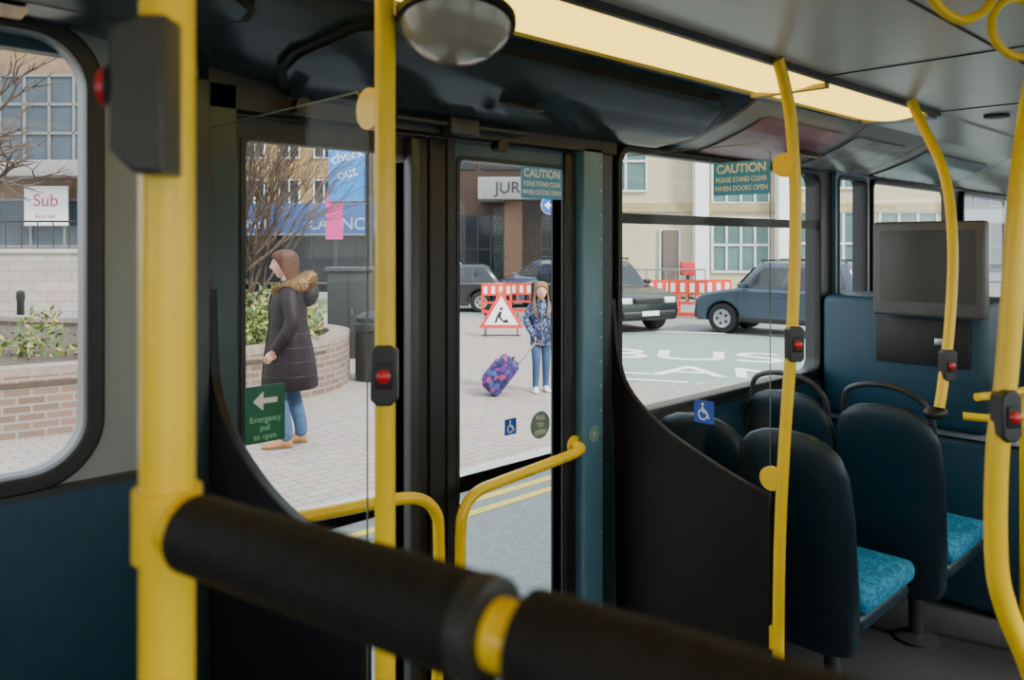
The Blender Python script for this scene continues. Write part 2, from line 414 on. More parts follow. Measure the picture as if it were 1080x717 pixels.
def wheelchair(M0,s):
    g=group('wheelchair_sign',M0)
    sheet('plate',[rrect(-s,-s,s,s,.1*s)],.002,BLUE,g)
    sheet('wheel_symbol',[circ(-.1*s,-.25*s,.5*s),circ(-.1*s,-.25*s,.38*s)],.001,WHT,g,T(0,0,.0015))
    sheet('body_symbol',[[(-.2*s,.5*s),(-.05*s,.5*s),(0,.05*s),(.35*s,.05*s),(.6*s,-.55*s),(.48*s,-.6*s),(.25*s,-.08*s),(-.15*s,-.08*s)]],.001,WHT,g,T(0,0,.002))
    sheet('head_symbol',[circ(-.12*s,.68*s,.13*s,16)],.001,WHT,g,T(0,0,.002))
wheelchair(MWALL(1.738,1.672,1.0),.024)
wheelchair(MXB(2.127,1.36,1.035),.034)
sticker('pull_to_open_sign',.085,mat('sign_greygreen',(.12,.20,.16),.5),[('PULL',.020),('TO',.020),('OPEN',.020)],MWALL(1.738,1.80,.985),tm=mat('offwhite',(.7,.75,.7),.5))
sticker('door_release_sign',.055,mat('sign_greygreen2',(.16,.26,.26),.5),[('O',.015)],MWALL(1.698,2.01,.93))
g=group('emergency_exit_sign',MWALL(1.738,.884,1.155))
sheet('plate',[rrect(-.05,-.066,.05,.066,.006)],.002,GRNSGN,g)
sheet('arrow',[[(-.03,.03),(-.005,.052),(-.005,.036),(.03,.036),(.03,.024),(-.005,.024),(-.005,.008)]],.001,WHT,g,T(0,0,.0015))
LG=mat('pale_green',(.30,.65,.42),.5)
for i,s in enumerate(('Emergency','pull','to open')): text('lettering',s,.02,LG,g,T(0,-.012-.02*i,.0015),sx=.88)
# draught screens
def screen(name,X,curve_pts,ymin,topz):
    g=group(name,T(X,0,0))
    lo=[(ymin,.03),(1.70,.03)]+curve_pts
    sheet('modesty_panel',[lo],.02,DPAN,g,MX(0),bevel=.003)
    sheet('glass_panel',[[(1.70,.9),(1.70,topz),(ymin+.03,topz),(ymin,topz-.03),(ymin,.8)]],.006,GLS,g,MX(0.0))
    tube('glass_edge_trim',[(0,ymin,.8),(0,ymin,topz-.03),(0,ymin+.03,topz),(0,1.70,topz)],.0016,mat('glass_edge',(.10,.13,.12),.2),g,curve=False,seg=8)
    return g
cl=[(1.70,1.45),(1.695,1.33),(1.675,1.24),(1.60,1.155),(1.44,1.075),(1.26,1.035),(1.112,1.03)]
cl=[(p.x,p.y) for p in catmull([(a,b,0) for a,b in cl],6)]
s1=screen('draught_screen',.745,cl,1.112,1.80)
c2=[(1.72,1.36),(1.70,1.19),(1.655,1.07),(1.516,.962),(1.309,.876),(1.149,.826)]
c2=[(p.x,p.y) for p in catmull([(a,b,0) for a,b in c2],6)]
s2=screen('draught_screen',2.14,c2,1.149,1.84)
def bellbox(parent,c,w,h,dp,rz,name='stop_bell'):
    M=T(*c)@RZ(rz)
    lo=[(-w/2,-h/2+.01),(-w/2+.01,-h/2),(w/2-.01,-h/2),(w/2,-h/2+.01),(w/2,h/2-.01),(w/2-.01,h/2),(-w/2+.01,h/2),(-w/2,h/2-.01)]
    sheet(name+'_case',[lo],dp,DGREY,parent,M@axes((0,-.008,0),(1,0,0),(0,0,1),(0,-1,0)),bevel=.004)
    box(name+'_button_bezel',(0,-.008-dp/2,0),(w*.62,.006,h*.42),BLK,parent,M,bevel=.002)
    lathe(name+'_button',[(w*.27,0),(w*.26,.005),(w*.18,.008),(0,.009)],RED,parent,M@T(0,-.010-dp/2,0)@RX(90),seg=20)
p=group('grab_pole')
rod('tube',(.745,1.062,.0),(.742,1.058,2.05),.0165,YEL,p)
for z in (1.767,.95,.25): rod('clamp',(.738,1.100,z),(.752,1.100,z),.034,YEL,p,seg=24)
lathe('ceiling_flange',[(.035,0),(.035,-.01),(.018,-.03)],YEL,p,T(.745,1.062,2.05))
bellbox(p,(.745,1.062,1.342),.042,.095,.035,-40)
p=group('grab_pole')
tube('tube',[(2.02,1.064,2.045),(2.06,1.066,1.99),(2.12,1.075,1.88),(2.155,1.08,1.65),(2.155,1.09,1.3),(2.145,1.11,.95),(2.14,1.122,.6),(2.14,1.125,.0)],.0165,YEL,p,n=8)
for z,y in ((1.77,1.105),(.875,1.145),(.42,1.155)): rod('clamp',(2.133,y,z),(2.148,y,z),.034,YEL,p,seg=24)
bellbox(p,(2.155,1.088,1.265),.045,.10,.035,-35)
p=group('grab_pole')
tube('tube',[(2.93,1.048,2.045),(2.94,1.02,1.97),(2.93,.94,1.78),(2.90,.905,1.55),(2.86,.90,1.3),(2.81,.905,1.1),(2.79,.91,1.02)],.0165,YEL,p,n=8)
bellbox(p,(2.825,.902,1.155),.045,.10,.035,-35)
ell('foot_socket',(2.80,.925,1.0),(.05,.035,.022),BLK,p)
p=group('grab_pole')
tube('tube',[(1.49,.31,2.045),(1.46,.33,1.85),(1.435,.35,1.65),(1.42,.365,1.36),(1.409,.376,1.22),(1.408,.377,1.06),(1.42,.366,.98),(1.445,.34,.89),(1.47,.32,.78),(1.48,.31,.5),(1.48,.31,0)],.0165,YEL,p,n=8)
bellbox(p,(1.413,.371,1.285),.034,.08,.03,-35)
p=group('partition_rail')
rod('upright',(.204,.536,0),(.204,.536,2.05),.0172,YEL,p,seg=24)
rod('clamp_vertical',(.204,.536,1.345),(.204,.536,1.39),.0215,YEL,p,seg=24)
a=Vector((.204,.536,1.366)); b=Vector((.316,.008,1.366)); dr=(b-a).normalized()
def along(s): return a+dr*s
rod('clamp_socket',along(0.0),along(.04),.0185,YEL,p,seg=24)
rod('rail_core',along(0),along(1.1),.0165,YEL,p,seg=24)
tube('pad',[along(.03),along(.032),along(.252),along(.254)],[.020,.0245,.0245,.021],PAD,p,curve=False,seg=28)
tube('pad_end_ring',[along(.250),along(.255),along(.262),along(.264)],[.0250,.0256,.0250,.020],mat('pad_end',(.016,.018,.020),.5),p,curve=False,seg=28)
tube('pad',[along(.280),along(.282),along(.60),along(.602)],[.020,.0245,.0245,.021],PAD,p,curve=False,seg=28)
lathe('ceiling_flange',[(.035,0),(.035,-.01),(.018,-.03)],YEL,p,T(.204,.536,2.05))
lo=[(-.016,.040),(.002,.048),(.018,.048),(.018,-.048),(.0,-.048),(-.016,-.034)]
Mb=T(.183,.518,1.640)@RZ(-44)
sheet('bell_case',[lo],.03,DGREY,p,Mb@axes((0,0,0),(1,0,0),(0,0,1),(0,-1,0)),bevel=.003)
lathe('bell_button_bezel',[(.017,0),(.017,.003),(0,.003)],BLK,p,Mb@T(-.015,0,.006)@RY(-90),seg=20)
lathe('bell_button',[(.013,0),(.012,.006),(0,.008)],RED,p,Mb@T(-.018,0,.006)@RY(-90),seg=20)
mr=group('interior_mirror',T(.828,.986,1.90)@RZ(-44)@RX(-14))
MIRG=mat('mirror_housing_grey',(.34,.32,.27),.22,coat=.5)
lathe('housing',[(0,-.055),(.03,-.054),(.06,-.045),(.082,-.025),(.090,0),(.092,.008),(.086,.012),(0,.014)],MIRG,mr,seg=40)
lathe('rim',[(.088,-.006),(.096,-.004),(.096,.008),(.088,.010)],BLK,mr,seg=40)
rod('stem',(0,0,0),(0,.02,.15),.01,DGREY,mr)
def strap(x,y):
    g=group('hanging_strap',T(x,y,2.05))
    lathe('base',[(.03,0),(.03,-.012),(.012,-.02),(.010,-.03)],YEL,g)
    tube('loop',[(0,0,-.03)]+[(0.062*math.sin(t),0.0,-.085+.055*math.cos(t)) for t in [math.pi*k/8 for k in range(1,8)]]+[(0,0,-.142)]+[(-0.062*math.sin(t),0,-.085-.055*math.cos(t)) for t in [math.pi*k/8 for k in range(1,8)]],.008,YEL,g,M=RZ(-30),n=4,closed=True,seg=10)
strap(1.42,.43); strap(1.78,.44); strap(1.12,.45); strap(2.2,.44)
def seat(x,y,handle=True,z=0):
    g=group('bus_seat',T(x,y,z))
    def xz(z): return -.12*(z-.3)/.66
    def rings(data,dx): return [[(dx+xz(z)+tt*math.copysign(abs(math.cos(a))**.7,math.cos(a)),w*math.copysign(abs(math.sin(a))**.6,math.sin(a)),z) for a in [2*math.pi*k/32 for k in range(32)]] for z,w,tt in data]
    loft('back_shell',rings([(.24,.10,.02),(.26,.15,.035),(.30,.172,.042),(.45,.185,.045),(.70,.192,.042),(.84,.185,.038),(.90,.165,.032),(.935,.13,.026),(.955,.085,.016),(.962,.03,.006)],0),SEATSH,g)
    loft('back_cushion',rings([(.40,.12,.02),(.42,.155,.03),(.55,.165,.032),(.72,.168,.03),(.84,.155,.026),(.90,.12,.018),(.92,.06,.008)],.037),MOQ,g)
    box('seat_cushion',(.24,0,.415),(.42,.375,.075),MOQ,g,bevel=.03)
    box('seat_shell',(.21,0,.36),(.40,.36,.06),SEATSH,g,bevel=.025)
    rod('pedestal',(.20,.0,0),(.20,.0,.34),.028,DGREY,g)
    lathe('pedestal_base',[(.08,0),(.08,.012),(.03,.03)],DGREY,g,T(.20,0,0))
    if handle:
        tube('grab_handle',[(-.09,.15,.86),(-.11,.15,.94),(-.12,.13,1.0),(-.125,.06,1.028),(-.125,-.03,1.03),(-.122,-.11,1.005),(-.115,-.155,.955),(-.10,-.165,.88)],.011,DGREY,g,n=6,seg=12)
    return g
seat(2.50,1.22,False); seat(2.50,1.55,False)
seat(3.13,1.17); seat(3.13,1.55)
seat(.30,1.22,False,0)
wa=group('wheel_arch_box',T(4.3,1.3,0))
box('body',(0.0,.0,.36),(1.1,.84,.72),TEAL,wa,bevel=.03)
box('top_tray',(0.0,.0,.735),(1.12,.86,.03),mat('tray_grey',(.42,.44,.44),.25),wa,bevel=.012)
cb=group('equipment_cabinet',T(3.88,1.37,1.03))
box('body',(0,0,0.0),(.40,.70,.56),TEAL,cb,bevel=.04)
box('front_panel',(-.204,-.10,.095),(.012,.38,.20),BLK,cb,bevel=.003)
box('lock',(-.212,-.17,.10),(.008,.03,.03),STEEL,cb,bevel=.002)
mo=group('display_monitor',T(3.6,1.215,1.44))
box('housing',(0,0,0),(.07,.44,.40),mat('monitor_grey',(.085,.085,.088),.4),mo,bevel=.014)
box('screen',(-.036,0,.012),(.004,.37,.30),mat('screen_off',(.045,.042,.040),.2,var=.03),mo)
box('bracket',(.05,0,-.14),(.04,.12,.10),DGREY,mo,bevel=.01)
g=group('luggage_rail')
tube('upper_loop',[(3.30,.95,.98),(3.45,.86,.99),(3.8,.82,.99),(4.3,.82,.99),(4.8,.82,.99)],.015,YEL,g)
tube('lower_loop',[(3.32,1.0,.90),(3.36,.90,.90),(3.5,.84,.90),(3.9,.80,.90),(4.8,.80,.90)],.015,YEL,g)
for x,y in ((3.5,.845),(4.4,.81)): rod('post',(x,y,.0),(x,y,.99),.015,YEL,g)
cab=group('driver_cab_partition',T(6.2,.2,0))
sheet('screen_frame',[rect(-.8,0,.35,1.95),rrect(-.74,1.0,.29,1.88,.04)],.04,DGREY,cab,MX(0))
sheet('assault_glass',[rect(-.75,.99,.30,1.89)],.006,GL,cab,MX(0))
box('side_panel',(.5,.35,.55),(1.0,.04,1.1),TEAL,cab)
rod('grab_tube',(-.1,.42,0),(-.1,.42,2.05),.0165,YEL,cab)
box('fare_unit',(.35,.45,1.05),(.3,.2,.3),DGREY,cab,bevel=.02)
dp=group('grab_pole'); rod('tube',(5.1,.85,0),(5.1,.85,2.05),.0165,YEL,dp); rod('cross_tube',(5.1,.85,1.85),(7.2,.85,1.85),.0165,YEL,dp)
# ================================================================ OUTSIDE
GZ=-.20; RZD=-.32
ROAD=mat('asphalt',(.18,.195,.185),.85,var=.12,scale=30,col2=(.23,.25,.235))
PAVE=brickmat('pavement_blocks',(.42,.355,.31),(.36,.31,.275),(.22,.195,.175),1.0,.22,.11,.008)
KERB=mat('kerb_granite',(.42,.41,.39),.8,var=.15,scale=20)
BRK=brickmat('planter_brick',(.17,.11,.078),(.24,.16,.12),(.30,.265,.235),1.0,.225,.075,.010,uv=True)
sheet('road',[rect(-60,-30,80,90)],.1,ROAD,None,T(0,0,RZD-.05))
pv=[(-18,4.6),(9.0,4.6),(9.35,4.75),(9.3,5.0),(7.9,6.4),(7.9,7.0),(12.2,11.3),(12.6,12.5),(12.4,14.1),(3,36),(-18,40)]
pav=group('pavement')
sheet('slab',[pv],.12,PAVE,pav,T(0,0,GZ-.06))
sheet('kerb',[[(-18,4.6),(9.0,4.6),(9.35,4.75),(9.2,4.78),(8.9,4.75),(-18,4.75)]],.125,KERB,pav,T(0,0,GZ-.06))
YLINE=mat('yellow_line',(.65,.50,.10),.8,var=.2,scale=40)
dl=group('double_yellow_line'); bx('line',(-18,4.36,RZD),(8.9,4.44,RZD+.004),YLINE,dl); bx('line',(-18,4.16,RZD),(8.9,4.24,RZD+.004),YLINE,dl)
RW=mat('road_marking',(.72,.74,.70),.8,var=.15,scale=30)
GRN=mat('bus_lane_surface',(.20,.265,.235),.85,var=.06,scale=30)
SM=STREET
sheet('bus_lane',[[(1.6,17.0),(10.5,14.8),(14,12.0),(9,8.2),(4.2,9.2),(1.7,10.6)]],.004,GRN,None,SM@T(0,0,RZD+.0025))
bt=group('bus_lane_marking',SM@T(2.85,13.3,RZD+.008)@RZ(-14))
text('bus_text','BUS',2.0,RW,bt,Matrix.Diagonal((.92,.80,1,1)),ext=.002)
text('lane_text','LANE',2.0,RW,bt,T(.75,-1.65,0)@Matrix.Diagonal((.80,.65,1,1)),ext=.002)
ln=group('lane_line',SM)
for k in range(6): box('dash',(1.5+2.2*k,17.2-.5*k,RZD+.008),(1.4,.12,.004),RW,ln,rot=RZ(-13))
for k in range(7): box('edge',(1.9+1.0*k,10.9-.35*k,RZD+.009),(.95,.1,.004),RW,ln,rot=RZ(-19))
# ---- planter
out=[(-9.5,6.3),(-7.0,6.35),(-5.2,6.75),(-4.0,7.45),(-3.1,8.25),(-2.5,8.85),(-2.15,9.4),(-2.05,10.0),(-2.2,10.7),(-2.8,11.3),(-4,11.8),(-7,12.3),(-9.5,12.5)]
P=catmull([(x,y,0) for x,y in out],6,True)
pl=group('brick_planter',SM@T(0,0,GZ))
def wallring(name,P,zb,zt,th,m):
    v=[];f=[];uv=[];n=len(P);s=0;S=[0]
    cx=sum(p.x for p in P)/n; cy=sum(p.y for p in P)/n
    for i in range(n): S.append(S[-1]+(P[(i+1)%n]-P[i]).length)
    for i in range(n+1):
        p=P[i%n]; t=(P[(i+1)%n]-P[(i-1)%n]).normalized(); nrm=Vector((-t.y,t.x,0))
        if nrm.dot(Vector((cx,cy,0))-p)<0: nrm=-nrm
        q=p+nrm*th
        v+=[(p.x,p.y,zb),(p.x,p.y,zt),(q.x,q.y,zt),(q.x,q.y,zb)]
    me=D.meshes.new(name)
    for i in range(n):
        a=4*i;b=4*(i+1)
        for k,(u0,u1) in enumerate(((0,zt-zb),(0,th),(0,zt-zb))):
            f.append((a+k,b+k,b+k+1,a+k+1)); uv.append(((S[i],u0),(S[i+1],u0),(S[i+1],u1),(S[i],u1)))
    me.from_pydata(v,[],f); ul=me.uv_layers.new(name='UVMap')
    for p,us in zip(me.polygons,uv):
        for li,u in zip(p.loop_indices,us): ul.data[li].uv=u
    smooth(me,40); return mkobj(name,me,m,pl)
wallring('brick_wall',P,0,.56,.22,BRK)
wallring('capstone',[p for p in P],.56,.63,.26,mat('capping',(.26,.20,.17),.8,var=.15))
soil=[(p.x,p.y) for p in P]; sheet('soil',[soil],.04,mat('soil',(.07,.05,.035),.95,bump=.4),pl,T(0,0,.48)@Matrix.Diagonal((.985,.985,1,1))@T(-.05,.1,0))
def foliage(name,blobs,n,size,mats,M,seed=1):
    rnd=random.Random(seed); v=[];f=[];mi=[]
    for i in range(n):
        c,r=rnd.choice(blobs)
        while True:
            q=Vector((rnd.uniform(-1,1),rnd.uniform(-1,1),rnd.uniform(-1,1)))
            if .25<q.length<1: break
        p=Vector(c)+Vector((q.x*r[0],q.y*r[1],q.z*r[2]))
        a=Vector((rnd.gauss(0,1),rnd.gauss(0,1),rnd.gauss(0,1))).normalized(); b=a.orthogonal().normalized()
        s=size*rnd.uniform(.6,1.3); k=len(v)
        v+=[p-a*s,p+b*s*.45,p+a*s,p-b*s*.45]; f.append((k,k+1,k+2,k+3)); mi.append(rnd.randrange(len(mats)))
    me=D.meshes.new(name); me.from_pydata([tuple(x) for x in v],[],f)
    o=mkobj(name,me,mats,None,M)
    for p,i in zip(me.polygons,mi): p.material_index=i
    return o
LF=[mat('leaf_olive',(.12,.15,.025),.6),mat('leaf_green',(.05,.09,.018),.6),mat('leaf_yellow',(.27,.25,.06),.6)]
foliage('shrub',[((-2.7,9.4,.62),(.5,.5,.35)),((-3.3,9.0,.65),(.5,.4,.38)),((-3.6,9.9,.75),(.7,.6,.45)),((-2.9,10.4,.7),(.5,.6,.4))],3600,.045,LF,SM@T(0,0,GZ+.15),3)
foliage('shrub',[((-5.1,8.8,.45),(.30,.35,.50)),((-5.6,9.0,.35),(.35,.3,.35)),((-4.5,8.9,.35),(.35,.3,.25))],900,.042,LF,SM@T(0,0,GZ+.15),4)
BARK=mat('bark',(.08,.055,.04),.9,var=.3,scale=20,bump=.3)
def tree(name,M,h,stems,seed,spread=.45,depth=5,r0=.06):
    rnd=random.Random(seed); v=[];f=[]
    def seg(p,q,ra,rb):
        k=len(v); vv,ff=tubegeo([p,q],[ra,rb],5)
        v.extend(vv); f.extend([tuple(k+i for i in fa) for fa in ff])
    def grow(p,d,L,r,dep):
        q=p+d*L
        mid=p+d*L*.5+Vector((rnd.gauss(0,1),rnd.gauss(0,1),0))*L*.05
        seg(p,mid,r,r*.85); seg(mid,q,r*.85,r*.7)
        if dep==0: return
        for k in range(3 if dep>1 else 2):
            nd=(d+Vector((rnd.gauss(0,spread),rnd.gauss(0,spread),rnd.gauss(.05,.25)))).normalized()
            grow(q if k<2 else mid,nd,L*rnd.uniform(.62,.85),r*.66,dep-1)
    for s in range(stems):
        a=rnd.uniform(0,6.28); lean=.0 if stems==1 else .20
        grow(Vector((.06*math.cos(a)*(stems>1),.06*math.sin(a)*(stems>1),0)),Vector((lean*math.cos(a),lean*math.sin(a),1)).normalized(),h*.28,r0,depth)
    return pydata(name,v,f,BARK,None,M)
tree('bare_tree',SM@T(-3.45,9.9,GZ+.45),3.4,6,11,.28,5,.030)
tree('bare_tree',SM@T(-10.4,14.4,GZ),6.5,1,5,.5,6,.12)
# ---- utility cabinet, bin
uc=group('utility_cabinet',SM@T(-2.38,11.9,GZ))
box('body',(0,0,.68),(.62,.35,1.3),mat('cabinet_dark',(.022,.028,.025),.6),uc,bevel=.015)
box('lid',(0,0,1.36),(.68,.42,.06),mat('cabinet_lid',(.035,.042,.04),.6),uc,bevel=.01)
box('plinth',(0,0,.03),(.64,.37,.06),KERB,uc); box('door_seam',(0,-.177,.68),(.008,.004,1.2),BLK,uc); box('handle',(.05,-.182,.75),(.02,.015,.1),STEEL,uc)
lb=group('litter_bin',SM@T(-1.80,10.3,GZ))
lathe('drum',[(.19,0),(.2,.03),(.2,.62),(.22,.64),(.22,.72),(.2,.74),(.2,.80),(.12,.86),(0,.88)],mat('bin_black',(.010,.011,.011),.5),lb,seg=24)
# ---- lamp post with banners
lp=group('lamp_post',SM@T(-2.30,13,GZ))
tube('column',[(0,0,0),(0,0,.9),(0,0,1.0),(0,0,6.5)],[.11,.11,.07,.055],BLK,lp,curve=False)
tube('arm',[(0,0,6.3),(.1,0,6.7),(.8,0,6.9)],.03,BLK,lp)
ell('lantern',(1.0,0,6.88),(.3,.12,.07),MGREY,lp)
box('blue_banner',(-.36,0,2.93),(.60,.012,1.02),mat('banner_blue',(.015,.22,.62),.6),lp,bevel=.003)
for i,s in enumerate(('check','out')): text('banner_text',s,.24,WHT,lp,axes((-.36,-.008,3.15-.28*i),(.94,0,.25),(-.25,0,.94),(0,-1,0)),ext=.001)
box('banner_arm',(-.33,0,3.46),(.66,.02,.02),BLK,lp); box('banner_arm',(-.33,0,2.40),(.66,.02,.02),BLK,lp)
lp2=group('lamp_post',SM@T(-3.95,18,GZ))
tube('column',[(0,0,0),(0,0,6)],.06,BLK,lp2,curve=False)
box('pink_banner',(-.0,-.08,2.35),(.38,.012,1.05),mat('banner_pink',(.55,.02,.20),.6),lp2)
# ---- shelter with blue fascia
sh=group('bus_shelter',SM@T(-6.3,24,GZ))
box('fascia',(0,0,2.45),(5.6,.15,.95),mat('fascia_blue',(.010,.07,.26),.5),sh,bevel=.02)
FTX=mat('fascia_lettering',(.35,.42,.5),.5)
text('fascia_text','LAUNCH',.5,FTX,sh,axes((1.3,-.09,2.3),(1,0,0),(0,0,1),(0,-1,0)))
text('fascia_text','SUMMER',.4,FTX,sh,axes((-1.6,-.09,2.3),(1,0,0),(0,0,1),(0,-1,0)))
box('roof',(0,.7,2.0),(5.7,1.6,.06),MGREY,sh)
for x in (-2.7,-1.2,.3,1.6,2.7): box('post',(x,.1,1.0),(.08,.08,2.0),BLK,sh)
box('rear_panel',(0,1.4,1.1),(5.6,.04,1.8),mat('shelter_dark',(.02,.027,.033),.3),sh)
box('bench',(0,1.1,.5),(4.6,.3,.05),mat('bench_wood',(.25,.16,.10),.6),sh)
for x in (-2,0,2): box('bench_leg',(x,1.1,.24),(.06,.25,.48),BLK,sh)
# ---- buildings
def facade(name,M,w,z0,z1,dep,m,wins,fm,gm):
    g=group(name,M)
    bx('walls',(0,0,z0),(w,dep,z1),m,g)
    for (a,b,c,d_,nx,nz) in wins:
        bx('window_glass',(a,-.03,b),(c,.02,d_),gm,g)
        fw=.07
        for k in range(nx+1):
            x=a+(c-a)*k/nx; bx('mullion',(x-fw/2,-.08,b),(x+fw/2,.0,d_),fm,g)
        for k in range(nz+1):
            z=b+(d_-b)*k/nz; bx('transom',(a,-.08,z-fw/2),(c,.0,z+fw/2),fm,g)
    return g
GDK=mat('dark_glazing',(.02,.028,.033),.08,var=.3,scale=.7,spec=.3)
GGR=mat('green_glazing',(.08,.15,.14),.08,var=.25,scale=.7,spec=.3)
GBL=mat('blue_glazing',(.05,.07,.09),.08,var=.25,scale=.6,spec=.3)
CREAM=mat('cream_render',(.50,.44,.28),.8,var=.05,scale=2)
OCH=mat('ochre_brick',(.34,.22,.085),.85,var=.15,scale=6)
BRN=mat('brown_brick',(.10,.065,.048),.85,var=.15,scale=9)
LST=mat('pale_stone',(.44,.41,.37),.8,var=.08,scale=3)
b=facade('office_building',SM@T(2.6,27,RZD),12,0.05,11,6,CREAM,[
 (2.35,0.1,3.0,2.3,1,1),(4.1,.9,6.0,2.7,4,2),(4.1,3.2,6.0,5.0,4,2),(.5,3.6,1.9,5.6,2,2),(6.9,.8,9.0,2.9,4,2),(6.9,3.7,9.0,5.6,4,2),(9.7,.8,11.6,2.9,3,2)],mat('white_frame',(.6,.62,.6),.5),GGR)
box('column',(3.65,-.3,3.05),(.45,.45,6),WHT,b); box('column',(6.4,-.3,3.05),(.45,.45,6),WHT,b)
box('string_course',(6,-.06,3.05),(12,.12,.3),mat('buff_band',(.36,.28,.14),.8),b)
box('door_panel',(2.68,-.1,1.2),(.5,.04,2.2),mat('door_brown',(.12,.09,.07),.5),b)
rl=group('ramp_railing',SM@T(3.5,24.6,RZD))
for k in range(9): rod('post',(.3*k,0,0),(.3*k,0,1.05),.02,MGREY,rl,seg=8)
for z in (.55,1.05): rod('rail',(0,0,z),(2.4,0,z),.025,MGREY,rl,seg=8)
rb=group('red_post_box',SM@T(5.55,25.5,RZD)); box('box',(0,0,1.05),(.45,.3,.42),mat('post_red',(.5,.02,.02),.5),rb,bevel=.03); box('leg',(0,0,.42),(.1,.1,.84),BLK,rb)
h=facade('hotel_building',SM@T(-3.4,33,RZD),8.0,0.05,12,6,BRN,[(.4,.2,3.6,3.0,6,2),(4.6,.2,7.2,3.0,5,2),(.4,4.9,1.9,6.2,3,2),(2.2,4.9,3.7,6.2,3,2),(4.6,4.6,7.2,7.0,5,4)],DGREY,GDK)
box('canopy',(4.3,-1.2,3.95),(4.4,2.4,.85),mat('canopy_grey',(.40,.38,.36),.5),h,bevel=.05)
text('hotel_lettering','JURYS INN',.62,mat('letter_dark',(.04,.04,.045),.5),h,axes((2.75,-2.42,3.95),(1,0,0),(0,0,1),(0,-1,0)),ext=.03,align='LEFT')
box('pier',(3.45,-1.2,1.8),(.7,.7,3.4),mat('pier_brick',(.20,.11,.065),.85),h); box('pier',(6.0,-1.2,1.8),(.5,.5,3.4),BRN,h)
facade('apartment_building',SM@T(-19,44,RZD),12,0.05,9.6,8,OCH,[(k*1.9+.6,z,k*1.9+1.7,z+1.3,2,1) for k in range(6) for z in (1.5,4.0,6.5)],WHT,GDK)
facade('brick_building',SM@T(-6.8,48,RZD),4.0,0.05,8,8,BRN,[(k*1.9+.3,z,k*1.9+1.4,z+1.3,2,1) for k in range(2) for z in (1.5,4.0,6.0)],WHT,GDK)
rw=group('retaining_wall',SM@T(-12.5,16.2,GZ)); box('stone',(0,0,.78),(9,.35,1.56),brickmat('stone_wall',(.42,.37,.34),(.50,.45,.41),(.32,.29,.26),1.0,.5,.2,.012,rotx=90),rw); box('coping',(0,0,1.59),(9.1,.45,.08),LST,rw)
fr=group('terrace_railing',SM@T(-12.5,16.2,GZ+1.63))
for k in range(28): rod('baluster',(-4.4+.32*k,0,0),(-4.4+.32*k,0,.55),.012,BLK,fr,seg=6)
rod('handrail',(-4.45,0,.55),(4.3,0,.55),.02,BLK,fr,seg=8)
s=facade('shop_building',SM@T(-22,21.5,GZ),12.5,0,10,6,mat('shop_wall',(.20,.13,.08),.8,var=.1,scale=3),[(.5,.4,4.0,2.9,3,1),(4.4,.4,8.0,2.9,3,1),(8.3,.4,11.9,2.9,4,2),(.5,3.9,5.0,6.2,6,2),(6.4,3.9,11.0,6.2,7,3),(6.4,7.2,11.0,9.4,7,3)],MGREY,GBL)
box('concrete_band',(6.2,-.5,3.65),(12.6,1.0,.42),mat('band_grey',(.24,.23,.22),.8),s,bevel=.03)
box('sign_board',(9.75,-.3,2.72),(1.15,.06,1.05),WHT,s,bevel=.02)
text('sign_text','Sub',.46,mat('sign_red',(.5,.03,.06),.5),s,axes((9.75,-.34,2.85),(1,0,.0),(0,0,1),(0,-1,0)))
text('sign_text','food bar',.16,mat('sign_red',(.5,.03,.06),.5),s,axes((9.75,-.34,2.45),(1,0,.0),(0,0,1),(0,-1,0)))
for (x,y) in ((-8.05,13.2),(-9.4,13.4)):
    g=group('bollard',SM@T(x,y,GZ)); lathe('body',[(.09,0),(.09,.05),(.06,.08),(.055,.8),(.07,.84),(.06,.95),(0,.98)],BLK,g,seg=16)
facade('glass_office_building',SM@T(15.5,38,RZD),26,0.05,14,8,mat('blue_grey_clad',(.24,.28,.32),.6),[(k*2.6+.4,z,k*2.6+2.5,z+2.2,3,2) for k in range(9) for z in (.6,3.6,6.6,9.6)],MGREY,GBL)
facade('terrace_building',SM@T(-1,60,RZD),18,0.05,12,8,LST,[(k*2.6+.4,z,k*2.6+1.9,z+1.8,2,2) for k in range(6) for z in (.6,3.6,6.6)],WHT,GDK)
